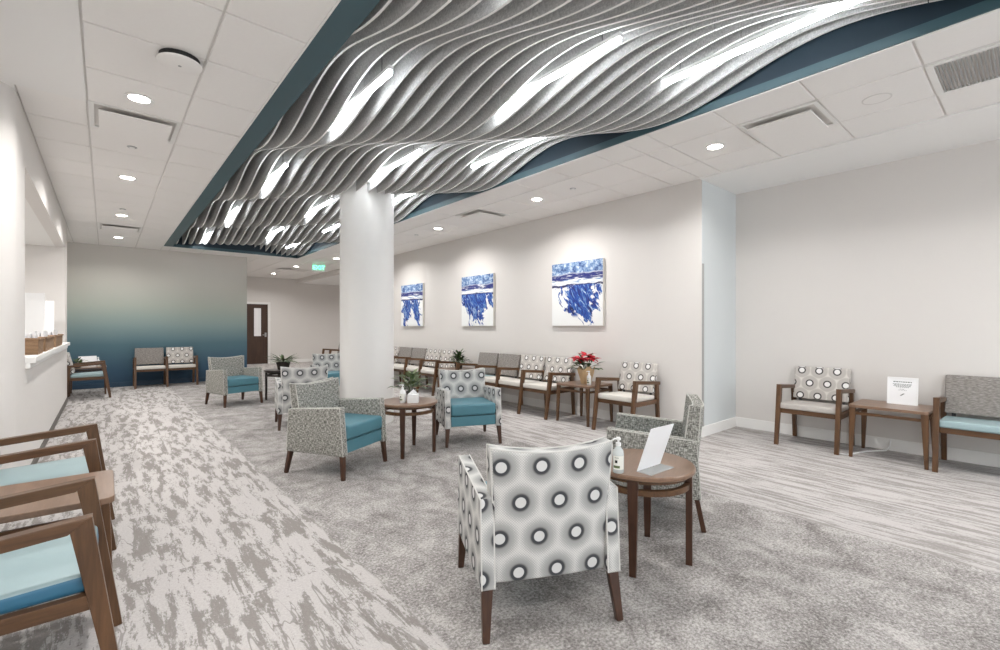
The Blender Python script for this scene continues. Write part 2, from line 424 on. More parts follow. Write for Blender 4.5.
# ------------------------------------------------------------------ ceiling: tiles, grid, coffer
CX0, CX1, CY0, CY1 = .957, 3.73, -2.7, 12.3         # coffer opening
GX = [.505+.61*i for i in range(-3, 12)]; GY = [.51+.61*j for j in range(-4, 32)]
regions = [(-.11, CX0, -1.9, 4.8), (XL, CX0, 4.8, YB), (CX0, CX1, CY1, YB), (CX1, 5.30, -1.9, YRET), (CX1, XP, YRET, YB), (2.72, XP, YB, YFAR), (-.85, XL, 10.95, YB)]
bm = BM()
for x0, x1, y0, y1 in regions: bx(bm, x0, x1, y0, y1, H+.012, H+.03)
ceil = struct(obj('ceiling', bm, 'grid_white'))
vents = [(.20, 5.085), (.20, 10.575), (4.495, 1.425), (4.495, 5.695), (4.19, 14.845)]
grille_cell = (4.495, .205)
special = {}
for x, y in vents+[grille_cell]:
    special[(math.floor((x-.505)/.61+1e-6), math.floor((y-.51)/.61+1e-6))] = 1
meshes = {}
def tile_mesh(wx, wy):
    k = (round(wx, 3), round(wy, 3))
    if k not in meshes:
        b = BM(); bx(b, -wx/2, wx/2, -wy/2, wy/2, 0, .014)
        bmesh.ops.recalc_face_normals(b, faces=b.faces[:])
        es = [e for e in b.edges if all(v.co.z < .001 for v in e.verts)]
        bmesh.ops.bevel(b, geom=es, offset=.004, segments=1, affect='EDGES')
        me = bpy.data.meshes.new('ceiling_tile'); b.to_mesh(me); b.free(); me.materials.append(MT['ceiling_tile']); meshes[k] = me
    return meshes[k]
for (rx0, rx1, ry0, ry1) in regions:
    for i in range(-6, 12):
        for j in range(-8, 36):
            x0 = max(rx0, .505+.61*i); x1 = min(rx1, .505+.61*(i+1)); y0 = max(ry0, .51+.61*j); y1 = min(ry1, .51+.61*(j+1))
            if x1-x0 < .05 or y1-y0 < .05 or (i, j) in special: continue
            g = .007
            o = bpy.data.objects.new('ceiling_tile', tile_mesh(x1-x0-2*g, y1-y0-2*g)); C.objects.link(o)
            o.location = ((x0+x1)/2, (y0+y1)/2, H); o.parent = ceil
bm = BM()
bx(bm, XN, -.11, Y0, 4.8, H-.004, H+.03); bx(bm, XN, XL, 4.8, 5.05, H-.002, H+.03); bx(bm, 5.30, XR, Y0, YRET, H-.012, H+.03)
bx(bm, -.11, 5.30, Y0, CY0, H, H+.03); bx(bm, -.11, CX0, CY0, -1.9, H, H+.03); bx(bm, CX1, 5.30, CY0, -1.9, H, H+.03)
struct(obj('ceiling_soffit', bm, 'soffit_paint'))
bm = BM(); bx(bm, XP+.14, 9, YPE, YFAR, 2.92, 3.0); struct(obj('ceiling_corridor', bm, 'soffit_paint'))
# coffer: white lip, teal flange, dark void
bm = BM()
for b in ((CX0-.012, CX0, CY0, CY1), (CX1, CX1+.012, CY0, CY1), (CX0-.012, CX1+.012, CY1, CY1+.012)): bx(bm, *b, H-.008, H+.03)
struct(obj('trim_4', bm, 'trim_white'))
bm = BM()
bx(bm, CX0, CX0+.165, CY0, CY1, H, H+.05); bx(bm, CX1-.012, CX1, CY0, CY1, H, H+.065); bx(bm, CX0+.165, CX1-.012, CY1-.012, CY1, H, H+.065)
struct(obj('trim_5', bm, 'flange_teal'))
bm = BM()
bx(bm, CX0-.03, CX0, CY0, CY1, H+.03, 3.72); bx(bm, CX1, CX1+.03, CY0, CY1, H+.03, 3.72)
bx(bm, CX0, CX1, CY1, CY1+.03, H+.03, 3.72); bx(bm, CX0, CX1, CY0-.03, CY0, H, 3.72); bx(bm, CX0-.03, CX1+.03, CY0-.03, CY1+.03, 3.72, 3.75)
struct(obj('ceiling_coffer', bm, 'void_blue'))

# wavy felt baffles: bottom edge rolls as a diagonal wave across the run
def zb(x, y):
    ph = 2*math.pi*(y+1.07*x-6.05)/2.45
    return 3.165-.108*math.cos(ph)+.012*math.cos(.8*y-2.1*x)+.035*min(1, max(0, (y-11.2)/1.0))
FT = .016
def baffle_panel(x, y0, y1, parent):
    n = max(2, int((y1-y0)/.075)); ys = [y0+(y1-y0)*k/n for k in range(n+1)]
    bm = BM(); rows = []
    for y in ys:
        z = zb(x, y)
        rows.append([bm.verts.new(p) for p in ((x-FT/2, y, z), (x+FT/2, y, z), (x+FT/2, y, 3.44), (x-FT/2, y, 3.44))])
    for A, B in zip(rows, rows[1:]):
        for k in range(4):
            f = bm.faces.new((A[k], A[(k+1) % 4], B[(k+1) % 4], B[k])); f.material_index = 1 if k == 0 else 0
    bm.faces.new(rows[0]); bm.faces.new(rows[-1][::-1])
    return obj('panel', bm, ['felt_grey', 'felt_edge_lit'], parent)
NB = 22
ORD = 'first second third fourth fifth sixth seventh eighth ninth tenth eleventh twelfth thirteenth fourteenth fifteenth sixteenth seventeenth eighteenth nineteenth twentieth'.split()
for i in range(NB):
    x = 1.175+.1196*i
    if i == 0: lab = 'grey felt wave baffle hanging right beside the wide teal edge strip of the recess'
    elif i == NB-1: lab = 'grey felt wave baffle hanging against the teal side face of the recess'
    else: lab = 'grey felt wave baffle, the %s one from the wide teal edge strip' % ORD[i] if i < 20 else 'grey felt wave baffle, last but one before the teal side face of the recess'
    if abs(x-2.76) < .36: lab = 'grey felt baffle cut around the white column, %s from the wide teal edge strip' % ORD[i]
    t = thing('wave_baffle', lab, 'ceiling baffle', group='wavy ceiling baffles')
    seams = [CY0+.05]; y = CY0+.05+random.uniform(.6, 2.3)
    while y < CY1-.4: seams.append(y); y += 2.4
    seams.append(CY1-.06)
    hole = None
    if abs(x-2.76) < .38:
        c = math.sqrt(max(0, .385**2-(x-2.76)**2)); hole = (6.06-c, 6.06+c)
    for a, b in zip(seams, seams[1:]):
        a += .003; b -= .003
        parts = [(a, b)]
        if hole: parts = [(a, min(b, hole[0])), (max(a, hole[1]), b)]
        for q, r in parts:
            if r-q > .03: baffle_panel(x, q, r, t)

# linear lamps between the baffles
def strip_lamp(x, y, lab):
    t = thing('strip_light', lab, 'light', (x, y, 3.158), group='linear lamps between the baffles')
    sbox('housing', (-.018, .018, 0, 1.30, .030, .06), 'plastic_white', .003, t)
    sbox('diffuser', (-.016, .016, .01, 1.29, 0, .030), 'tube_lens', 0, t)
    bm = BM()
    for yy in (.15, 1.15): tube(bm, [(0, yy, .06), (0, yy, .562)], .003, 5)
    obj('hanger', bm, 'steel_dark', t)
for xi, y0, st, row in ((3, .53, 2.56, 'reception side row'), (11, 1.77, 2.51, 'row meeting the column'), (17, .60, 2.43, 'picture wall side row')):
    x = 1.175+.1196*(xi+.5); ys = [y0+st*k for k in range(-1, 6) if y0+st*k > CY0+.1 and y0+st*k+1.4 < CY1]
    for k, y in enumerate(ys):
        strip_lamp(x, y, 'linear lamp in the %s of the baffles, %s from the back wall' % (row, ORD[len(ys)-1-k]))

# recessed downlights
def downlight(x, y, lab, grp, z=H):
    t = thing('downlight', lab, 'light', (x, y, z), group=grp)
    bm = BM(); ring(bm, .068, .092, -.006, .010, 28); obj('trim_ring', bm, 'trim_white', t, smooth=True)
    bm = BM(); lathe(bm, [(.068, .0), (.068, .004)], 28); obj('lens', bm, 'lamp_lens', t)
    l = bpy.data.lights.new('lamp_glow', 'AREA'); l.shape = 'DISK'; l.size = .13; l.spread = math.radians(150); l.energy = DOWNLIGHT_W; l.color = (1, .98, .96)
    lo = bpy.data.objects.new('lamp_glow', l); C.objects.link(lo); lo.parent = t; lo.location = (0, 0, -.012)
YS = (-2.4, -.3, 2.05, 4.48, 6.95, 9.35, 11.7)
for k, y in enumerate(YS):
    downlight(.20, y, 'round recessed downlight over the reception aisle, %s from the blue-green wall' % ORD[6-k], 'downlights over the reception aisle')
    downlight(4.495, y, 'round recessed downlight along the picture wall, %s from its corridor end' % ORD[6-k], 'downlights along the picture wall')
downlight(4.19, 13.95, 'round recessed downlight near the green exit sign', None)
downlight(4.19, 16.3, 'round recessed downlight in front of the corridor door', None)
downlight(6.9, 12.6, 'round recessed downlight in the lower corridor ceiling nearer the picture wall end', None, 2.92)
downlight(6.9, 15.5, 'round recessed downlight in the lower corridor ceiling nearer the door wall', None, 2.92)
downlight(-1.3, 6.5, 'round recessed downlight over the reception desk near the rounded corner', None, 2.62)
downlight(-1.3, 9.0, 'round recessed downlight over the reception desk above the white dividers', None, 2.62)

# plaque diffusers and the return grille sit in grid cells
def diffuser(x, y, lab):
    t = thing('air_diffuser', lab, 'vent', (x, y, H))
    bm = BM(); a, b = .30, .268
    for q in ((-a, a, -a, -b), (-a, a, b, a), (-a, -b, -b, b), (b, a, -b, b)): bx(bm, *q, 0, .02)
    obj('frame', bm, 'trim_white', t)
    sbox('throat', (-b, b, -b, b, .045, .055), 'black', 0, t)
    sbox('plaque', (-.240, .240, -.240, .240, -.034, -.024), 'ceiling_tile', .003, t)
    bm = BM()
    for sx in (-1, 1): tube(bm, [(sx*.1, 0, -.024), (sx*.1, 0, .046)], .006, 6)
    obj('hanger', bm, 'steel_dark', t)
for (x, y), lab in zip(vents, ('square white air diffuser right after the bright downlight of the reception aisle', 'square white air diffuser nearest the blue-green back wall', 'square white air diffuser beside the mesh return grille side of the ceiling', 'square white air diffuser over the wall chairs under the paintings', 'square white air diffuser in the corridor ceiling near the exit sign')):
    diffuser(x, y, lab)
t = thing('return_grille', 'grey square return air grille with fine bars in a white frame', 'vent', (grille_cell[0], grille_cell[1], H))
bm = BM(); a, b = .30, .262
for q in ((-a, a, -a, -b), (-a, a, b, a), (-a, -b, -b, b), (b, a, -b, b)): bx(bm, *q, -.002, .018)
obj('frame', bm, 'trim_white', t)
sbox('backing', (-b, b, -b, b, .03, .035), 'steel_dark', 0, t)
bm0 = BM(); bx(bm0, -b, b, -.0035, .0035, 0, .016); sl = obj('slat', bm0, 'guard_grey', t, loc=(0, -.25, 0))
for k in range(1, 26):
    s2 = sl.copy(); C.objects.link(s2); s2.location.y = -.25+.02*k
# smoke detector-like access point, sprinklers, speaker
t = thing('access_point', 'flat white rounded device on a dark ceiling mount above the reception aisle', 'ceiling device', (.37, 3.64, H))
bm = BM(); lathe(bm, [(.112, -.03), (.112, 0)], 28); obj('mount', bm, 'black', t, smooth=True)
bm = BM(); lathe(bm, [(.02, -.052), (.10, -.050), (.122, -.042), (.124, -.034), (.112, -.030)], 40); obj('cover', bm, 'ceiling_tile', t, smooth=True)
bm = BM(); lathe(bm, [(.010, -.054), (.010, -.0515)], 12); obj('indicator', bm, 'metal_grey', t)
def sprinkler(x, y, lab, r=.04):
    t = thing('sprinkler', lab, 'sprinkler', (x, y, H), group='ceiling sprinklers')
    bm = BM(); lathe(bm, [(r*.8, -.006), (r, -.003), (r, 0)], 24); obj('cover_plate', bm, 'metal_grey' if r < .05 else 'trim_white', t, smooth=True)
    bm = BM(); lathe(bm, [(r*.5, -.010), (r*.55, -.006)], 16); obj('disc', bm, 'trim_white', t)
sprinkler(.20, 5.74, 'small round sprinkler cover just past the square diffuser over the reception aisle')
sprinkler(.20, 8.85, 'small round sprinkler cover over the reception aisle nearer the blue-green wall')
sprinkler(4.495, 3.84, 'small round sprinkler cover in the tiles above the poinsettia table')
sprinkler(4.495, 7.7, 'small round sprinkler cover in the tiles above the five-seat chair row')
t = thing('ceiling_speaker', 'flush white round speaker in the tile beside the return grille', 'speaker', (4.495, .815, H))
bm = BM(); ring(bm, .082, .092, -.004, .004, 32); obj('rim', bm, 'grid_white', t); bm = BM(); lathe(bm, [(.082, -.003), (.082, .002)], 32); obj('cover', bm, 'ceiling_tile', t)
# exit sign
def text_mesh(txt, size, depth):
    cu = bpy.data.curves.new('lettering', 'FONT'); cu.body = txt; cu.size = size; cu.extrude = depth; cu.align_x = 'CENTER'; cu.align_y = 'CENTER'
    o = bpy.data.objects.new('lettering', cu); C.objects.link(o); dg = bpy.context.evaluated_depsgraph_get()
    me = bpy.data.meshes.new_from_object(o.evaluated_get(dg)); bpy.data.objects.remove(o); return me
t = thing('exit_sign', 'green lit EXIT sign hanging from the ceiling beyond the baffles', 'sign', (4.42, 12.75, H), math.radians(-6))
sbox('canopy', (-.16, .16, -.03, .03, -.035, 0), 'trim_white', .004, t)
sbox('sign_plate', (-.165, .165, -.005, .005, -.245, -.035), 'clear_plastic', 0, t)
me = text_mesh('EXIT', .16, .003); me.materials.append(MT['exit_green'])
o = bpy.data.objects.new('lettering', me); C.objects.link(o); o.parent = t; o.location = (0, -.010, -.14); o.rotation_euler = (math.pi/2, 0, 0)

# corridor door
d = struct(sbox('door_1', (DX0+.03, DX1-.03, YFAR+.02, YFAR+.065, .005, DZ-.03), 'door_wood', .003))
bm = BM(); bx(bm, DX0-.05, DX0+.03, YFAR-.015, YFAR+.12, 0, DZ+.05); bx(bm, DX1-.03, DX1+.05, YFAR-.015, YFAR+.12, 0, DZ+.05); bx(bm, DX0+.03, DX1-.03, YFAR-.015, YFAR+.12, DZ-.03, DZ+.05)
obj('door_frame', bm, 'trim_white', d)
sbox('vision_pane', (3.95, 4.17, YFAR+.012, YFAR+.02, .98, 1.96), 'paper_white', 0, d)
bm = BM(); tube(bm, [(4.32, YFAR+.02, 1.02), (4.32, YFAR-.03, 1.02), (4.21, YFAR-.03, 1.02)], .012, 8); bx(bm, 4.29, 4.35, YFAR+.012, YFAR+.02, .95, 1.10)
obj('handle', bm, 'metal_grey', d)

# ------------------------------------------------------------------ furniture builders
def armchair(fab, lab, pos, fx, fy, pipe=True, grp=None, seatm='vinyl_teal'):
    t = thing('lounge_armchair', lab, 'armchair', (pos[0], pos[1], 0), face_dir(fx, fy), grp)
    for s in (-1, 1):
        bm = BM(); xo, xi = s*.320, s*.256
        pr = [(-.305, .20), (.315, .20), (.290, .576), (-.270, .614)]
        A = [(xi, y, z) for y, z in pr]; B = [(xo, y, z) for y, z in pr]
        hexa(bm, A, B); a = obj('arm_panel', bm, fab, t, bevel=.014, seg=3, smooth=True)
        if pipe:
            bm = BM()
            for xx in (xo-s*.004, xi+s*.004):
                tube(bm, [(xx, y, z) for y, z in ((-.303, .205), (-.268, .611), (.288, .573), (.313, .205))], .0038, 6)
            obj('piping', bm, 'piping_cream' if fab == 'tweed_grey' else 'piping_white', a, smooth=True)
    # curved back shell
    nu, nv = 12, 8; bm = BM(); G = {}
    for side in (0, 1):
        for i in range(nu+1):
            for j in range(nv+1):
                u = -1+2*i/nu; v = j/nv
                hw = .263+.018*max(0, (v-.5))*2
                top = .768+.026*u*u
                z = .208+(top-.208)*v
                yc = .235+.075*v-.030*u*u*(.4+.6*v)
                th = .11-.03*v
                edge = 1.
                y = yc+(th*.5 if side else -th*.5)*edge
                G[side, i, j] = bm.verts.new((hw*u, y, z))
    for side in (0, 1):
        for i in range(nu):
            for j in range(nv): bm.faces.new((G[side,i,j], G[side,i+1,j], G[side,i+1,j+1], G[side,i,j+1]))
    for i in range(nu):
        for j in (0, nv): bm.faces.new((G[0,i,j], G[0,i+1,j], G[1,i+1,j], G[1,i,j]))
    for j in range(nv):
        for i in (0, nu): bm.faces.new((G[0,i,j], G[0,i,j+1], G[1,i,j+1], G[1,i,j]))
    b = obj('backrest', bm, fab, t, bevel=.014, seg=3, smooth=True)
    if pipe:
        bm = BM()
        for side in (-1, 1):
            pts = []
            def bp(u, v):
                th = .11-.03*v
                return ((.263+.018*max(0, v-.5)*2)*u, .235+.075*v-.030*u*u*(.4+.6*v)+side*(th*.5-.006), .208+(.768+.026*u*u-.208)*v+(.001 if v == 1 else 0))
            pts = [bp(-1, v) for v in (.6, .8, .95)]+[bp(-1+2*k/12, 1.) for k in range(13)]+[bp(1, v) for v in (.95, .8, .6)]
            tube(bm, pts, .0038, 6)
        obj('piping', bm, 'piping_cream' if fab == 'tweed_grey' else 'piping_white', b, smooth=True)
    sbox('seat_base', (-.254, .254, -.290, .20, .215, .325), seatm, .012, t)
    bm = BM(); bx(bm, -.252, .252, -.305, .19, .33, .455); obj('seat_cushion', bm, seatm, t, bevel=.03, seg=4, smooth=True)
    for sx in (-1, 1):
        for sy, ty in ((-1, -.278), (1, .288)):
            bm = BM(); bar(bm, (sx*.303, ty+(-.018 if sy < 0 else .042), 0), (sx*.290, ty, .205), .030, .050)
            obj('leg', bm, 'wood_leg', t, bevel=.004)
    return t

def wall_chair(lab, pos, fx, fy, seats, cat='chair', grp=None, w=.57, name='guest_chair'):
    """wood-armed upholstered chairs ganged side by side; seats = [(back, seat), ...]; local front -Y, origin at centre"""
    n = len(seats); t = thing(name, lab, cat, (pos[0], pos[1], 0), face_dir(fx, fy), grp)
    W = w*n
    for k in range(n+1):
        x = -W/2+w*k; m = .05
        if k == 0: x += .012
        if k == n: x -= .012
        bm = BM()
        bar(bm, (x, -.350, 0), (x, -.245, .655), .040, .044, .034, .062); obj('leg', bm, 'wood_v', t, bevel=.003)
        bm = BM(); bar(bm, (x, .25, 0), (x, .205, .60), .040, .044, .034, .05); obj('leg', bm, 'wood_v', t, bevel=.003)
        bm = BM(); hexa(bm, [(x-.024, -.215, .612), (x+.024, -.215, .612), (x+.024, .26, .575), (x-.024, .26, .575)], [(x-.024, -.279, .660), (x+.024, -.279, .660), (x+.024, .26, .615), (x-.024, .26, .615)])
        obj('armrest', bm, 'wood_y', t, bevel=.004)
        bm = BM(); bx(bm, x-.017, x+.017, -.285, .225, .345, .395); obj('side_rail', bm, 'wood_y', t, bevel=.002)
    for k, (bk, st) in enumerate(seats):
        c = -W/2+w*(k+.5); h = w/2-.024
        sbox('front_rail', (c-h, c+h, -.275, -.245, .345, .395), 'wood_x', .003, t)
        sbox('back_rail', (c-h, c+h, .19, .22, .345, .395), 'wood_x', .003, t)
        bm = BM(); hexa(bm, [(c-h, -.29, .395), (c+h, -.29, .395), (c+h, .19, .392), (c-h, .19, .392)], [(c-h, -.285, .462), (c+h, -.285, .462), (c+h, .19, .445), (c-h, .19, .445)])
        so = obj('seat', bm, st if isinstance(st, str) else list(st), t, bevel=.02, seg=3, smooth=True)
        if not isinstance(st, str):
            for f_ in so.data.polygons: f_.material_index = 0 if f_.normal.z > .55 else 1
        bm = BM(); hexa(bm, [(c-h, .145, .475), (c+h, .145, .475), (c+h, .205, .475), (c-h, .205, .475)], [(c-h, .225, .835), (c+h, .225, .835), (c+h, .268, .835), (c-h, .268, .835)])
        obj('backrest', bm, bk, t, bevel=.012, seg=3, smooth=True)
        bm = BM()
        for sx in (-1, 1): bar(bm, (c+sx*(h-.06), .19, .36), (c+sx*(h-.06), .205, .52), .03, .03, .016)
        obj('back_bracket', bm, 'steel_dark', t)
    return t

def side_table(lab, pos, rz=0., wx=.58, wy=.55, z=.525):
    t = thing('side_table', lab, 'table', (pos[0], pos[1], 0), rz)
    bm = BM(); r = .035; q = []
    for cx_, cy_, a0 in ((wx/2-r, wy/2-r, 0), (-wx/2+r, wy/2-r, 1), (-wx/2+r, -wy/2+r, 2), (wx/2-r, -wy/2+r, 3)):
        for k in range(5): a = (a0+k/4)*math.pi/2; q.append((cx_+r*math.cos(a), cy_+r*math.sin(a)))
    prism(bm, q, 2, z-.028, z); obj('tabletop', bm, 'table_top', t, bevel=.004)
    for sx in (-1, 1):
        for sy in (-1, 1):
            bm = BM(); bar(bm, (sx*(wx/2-.018), sy*(wy/2-.018), 0), (sx*(wx/2-.032), sy*(wy/2-.032), z-.028), .028, .056); obj('leg', bm, 'wood_v', t, bevel=.003)
    for sy in (-1, 1): sbox('rail', (-wx/2+.058, wx/2-.058, sy*(wy/2-.032)-.01, sy*(wy/2-.032)+.01, z-.098, z-.070), 'wood_x', .002, t)
    for sx in (-1, 1): sbox('rail', (sx*(wx/2-.032)-.01, sx*(wx/2-.032)+.01, -wy/2+.058, wy/2-.058, z-.098, z-.070), 'wood_y', .002, t)
    return t

def round_table(lab, pos, ang=0., R=.29, z=.53, top='table_top', wd='wood_x', lg='wood_leg'):
    t = thing('round_table', lab, 'table', (pos[0], pos[1], 0), ang)
    bm = BM(); lathe(bm, [(R-.012, z-.030), (R, z-.022), (R, z-.006), (R-.006, z)], 56); obj('tabletop', bm, top, t, smooth=True)
    bm = BM(); ring(bm, R-.055, R-.028, z-.108, z-.078, 48); obj('ring_stretcher', bm, wd, t, smooth=True)
    bm = BM(); ring(bm, R-.065, R-.035, z-.05, z-.030, 48); obj('apron', bm, wd, t, smooth=True)
    for k in range(4):
        a = k*math.pi/2; c, s = math.cos(a), math.sin(a); r = R-.034
        bm = BM(); bar(bm, (c*r, s*r, 0), (c*r, s*r, z-.03), .034, .056, up=(-s, c, 0)); obj('leg', bm, lg, t, bevel=.003)
    return t

# ------------------------------------------------------------------ lounge armchairs and their tables
armchair('dot_fabric', 'dot-patterned armchair seen from behind beside the table with the slanted sign', (1.609, 1.646), .441, .898)
armchair('tweed_grey', 'grey tweed armchair behind the round table with the slanted sign', (2.989, 1.821), -.486, .874)
armchair('tweed_grey', 'grey tweed armchair with teal seat right beside the round table with tissue box and plant', (1.653, 4.231), .481, -.877)
armchair('dot_fabric', 'dot-patterned armchair with teal seat facing the room beside the tissue table', (3.189, 4.310), -.382, -.924)
armchair('tweed_grey', 'grey tweed armchair with teal seat near the blue-green back wall', (1.673, 8.883), .275, -.961)
armchair('dot_fabric', 'dot-patterned armchair turned away, close to the column behind a grey tweed armchair', (2.02, 6.456), .20, .98)
armchair('dot_fabric', 'dot-patterned armchair with teal seat half hidden behind the white column', (3.22, 8.72), -.25, -.97)
round_table('round walnut table holding sanitizer bottle and slanted white sign', (2.33, 1.485), math.atan2(1.38-1.485, 2.09-2.33))
round_table('round walnut table holding tissue box, bottle and green plant', (2.41, 4.285), math.atan2(4.06-4.27, 2.24-2.43), .30)
round_table('dark round table holding a spiky potted plant beyond the armchairs', (2.44, 8.95), math.radians(175), .29, .53, 'wood_dark', 'wood_dark', 'wood_dark')

# ------------------------------------------------------------------ wall seating
fr = -1, 0
CH = .30
wall_chair('dot-patterned wood-armed chair alone beside the table with the framed notice', (6.005, 1.625), -1, 0, [('dot_taupe', 'fabric_taupe')], w=.58)
side_table('walnut side table holding the framed white notice', (5.94, .955), math.pi/2, .60, .54)
wall_chair('wide taupe loveseat with pale blue seat and wooden arms', (6.005, .105), -1, 0, [('tweed_taupe', 'vinyl_lightblue')], 'loveseat', w=1.04, name='loveseat')
wall_chair('dot-patterned wood-armed chair alone beside the red poinsettia table', (5.045, 3.40), -1, 0, [('dot_taupe', 'fabric_cream')], w=.57)
side_table('walnut side table holding the red poinsettia', (5.03, 4.09), math.pi/2, .57, .55)
wall_chair('row of four joined wood-armed chairs, two dotted and two taupe, beside the poinsettia table', (5.045, 5.635), -1, 0,
           [('tweed_taupe', 'vinyl_lightblue'), ('tweed_taupe', 'fabric_cream'), ('dot_taupe', 'fabric_cream'), ('dot_taupe', 'fabric_cream')], 'chair row', w=.57, name='chair_row')
side_table('walnut side table holding bushy green plants between the two chair rows', (5.03, 7.11), math.pi/2, .57, .55)
wall_chair('row of five joined wood-armed chairs beyond the green plant table by the column', (5.045, 8.91), -1, 0,
           [('dot_taupe', 'fabric_cream'), ('tweed_taupe', 'fabric_cream'), ('tweed_taupe', 'fabric_cream'), ('dot_taupe', 'fabric_cream'), ('dot_taupe', 'fabric_cream')], 'chair row', w=.59, name='chair_row')
wall_chair('pair of joined wood-armed chairs against the blue-green back wall', (1.03, 12.66), 0, -1, [('tweed_taupe', 'fabric_cream'), ('dot_taupe', 'fabric_cream')], 'chair row', w=.56, name='chair_row')
wall_chair('wood-armed chair with pale blue seat in the alcove past the reception hatch', (-.275, 11.40), 1, 0, [('dot_taupe', 'vinyl_lightblue')], w=.57)
side_table('walnut side table holding plant, card and bottle in the alcove corner', (-.25, 12.05), math.pi/2, .56, .55)
wall_chair('wood-armed chair with blue seat, its table between it and the other aisle chair', (-.309, 2.365), 1, 0, [('dot_fabric', ('vinyl_lightblue', 'seat_side_blue'))], w=.55)
side_table('bare walnut side table between the two reception aisle chairs', (-.265, 3.02), math.pi/2, .54, .60)
wall_chair('dot-backed wood-armed chair with blue seat between bare side table and rounded wall corner', (-.315, 3.80), 1, 0, [('dot_fabric', 'vinyl_lightblue')], w=.58)
wall_chair('dark wood-armed chair standing far down the corridor past the column', (5.2, 13.6), -1, 0, [('tweed_taupe', 'fabric_cream')], w=.57)

# ------------------------------------------------------------------ small things
def pump_bottle(lab, x, y, z, s=1., rz=0., clear=True):
    t = thing('pump_bottle', lab, 'bottle', (x, y, z), rz)
    k = s
    bm = BM(); lathe(bm, [(.028*k, 0), (.031*k, .004*k), (.031*k, .105*k), (.028*k, .125*k), (.014*k, .142*k), (.012*k, .150*k)], 28); obj('bottle_body', bm, 'gel' if clear else 'plastic_white', t, smooth=True)
    bm = BM(); lathe(bm, [(.015*k, .150*k), (.015*k, .166*k), (.006*k, .168*k), (.006*k, .182*k)], 20); obj('collar', bm, 'plastic_white', t, smooth=True)
    bm = BM(); lathe(bm, [(.013*k, .182*k), (.014*k, .188*k), (.011*k, .197*k)], 20); tube(bm, [(0, 0, .190*k), (-.022*k, -.012*k, .191*k), (-.032*k, -.017*k, .184*k)], .0045*k, 8); obj('pump_head', bm, 'plastic_white', t, smooth=True)
    bm = BM(); seg = 16; pr = []
    for i in range(seg+1):
        a = math.radians(-60+120*i/seg)-math.pi/2
        pr.append((bm.verts.new((.0316*k*math.cos(a), .0316*k*math.sin(a), .022*k)), bm.verts.new((.0316*k*math.cos(a), .0316*k*math.sin(a), .098*k))))
    for A, B in zip(pr, pr[1:]): bm.faces.new((A[0], B[0], B[1], A[1]))
    lb = obj('label_sheet', bm, 'label_cream', t, smooth=True)
    for z0, z1, a0, a1, mm in ((.030, .044, -58, 10, 'label_green'), (.058, .074, -40, -14, 'black'), (.086, .089, -45, 0, 'ink_grey')):
        bm = BM(); pr = []
        for i in range(9):
            a = math.radians(a0+(a1-a0)*i/8)-math.pi/2
            pr.append((bm.verts.new((.0319*k*math.cos(a), .0319*k*math.sin(a), z0*k)), bm.verts.new((.0319*k*math.cos(a), .0319*k*math.sin(a), z1*k))))
        for A, B in zip(pr, pr[1:]): bm.faces.new((A[0], B[0], B[1], A[1]))
        obj('print_mark', bm, mm, lb)
    return t
pump_bottle('clear sanitizer pump bottle beside the slanted sign on round table', 2.07, 1.455, .53, .94, math.radians(-50))
pump_bottle('white pump bottle beside the tissue box on round table', 2.30, 4.215, .53, .95, math.radians(-40), False)
pump_bottle('small white pump bottle beside the red poinsettia', 4.93, 3.93, .525, .95, math.radians(-60), False)
pump_bottle('white pump bottle on the alcove corner table', -.10, 12.0, .525, .95, math.radians(-30), False)

# slanted sign holder on the near round table
t = thing('sign_holder', 'slanted clear holder with blank white sheet on round table', 'sign', (2.26, 1.39, .53), math.radians(-2))
bm = BM(); hexa(bm, [(-.108, 0, .003), (.108, 0, .003), (.108, .003, .003), (-.108, .003, .003)], [(-.108, -.085, .242), (.108, -.085, .242), (.108, -.082, .242), (-.108, -.082, .242)]); obj('sheet', bm, 'paper_white', t)
bm = BM(); bx(bm, -.110, .110, -.085, .004, 0, .003); obj('foot_plate', bm, 'clear_plastic', t)

# framed notice on the right table, leaning against the wall
t = thing('framed_notice', 'small white framed notice with lines of grey print on walnut table', 'sign', (6.06, .90, .525), math.radians(-90))
def lean(bm, x0, x1, z0, z1, y0, y1):
    sl = .16
    hexa(bm, [(x0, y0+z0*sl, z0), (x1, y0+z0*sl, z0), (x1, y1+z0*sl, z0), (x0, y1+z0*sl, z0)], [(x0, y0+z1*sl, z1), (x1, y0+z1*sl, z1), (x1, y1+z1*sl, z1), (x0, y1+z1*sl, z1)])
bm = BM(); lean(bm, -.105, .105, .012, .252, 0, .006); obj('sheet', bm, 'paper_white', t)
for x0, x1, z0, z1 in ((-.118, -.104, 0, .266), (.104, .118, 0, .266), (-.104, .104, 0, .014), (-.104, .104, .252, .266)):
    bm = BM(); lean(bm, x0, x1, z0, z1, -.006, .012); obj('frame_bar', bm, 'plastic_white', t)
for k, (z, hw_, th) in enumerate(((.222, .072, .009), (.200, .075, .005), (.190, .066, .005), (.180, .070, .005), (.170, .050, .005), (.150, .022, .003), (.140, .034, .0025))):
    bm = BM(); n = max(3, int(hw_*2/.016)); xx = -hw_
    rr = random.Random(k)
    while xx < hw_-.006:
        L_ = rr.uniform(.008, .02); L_ = min(L_, hw_-xx); lean(bm, xx, xx+L_, z-th/2, z+th/2, -.0008, .0002); xx += L_+.004
    obj('print_line', bm, 'ink_grey', t)
bm = BM()
sl = .16
hexa(bm, [(-.020, -.0008+.085*sl, .085), (-.008, -.0008+.085*sl, .085), (-.008, .0002+.085*sl, .085), (-.020, .0002+.085*sl, .085)], [(.006, -.0008+.108*sl, .108), (.020, -.0008+.108*sl, .108), (.020, .0002+.108*sl, .108), (.006, .0002+.108*sl, .108)])
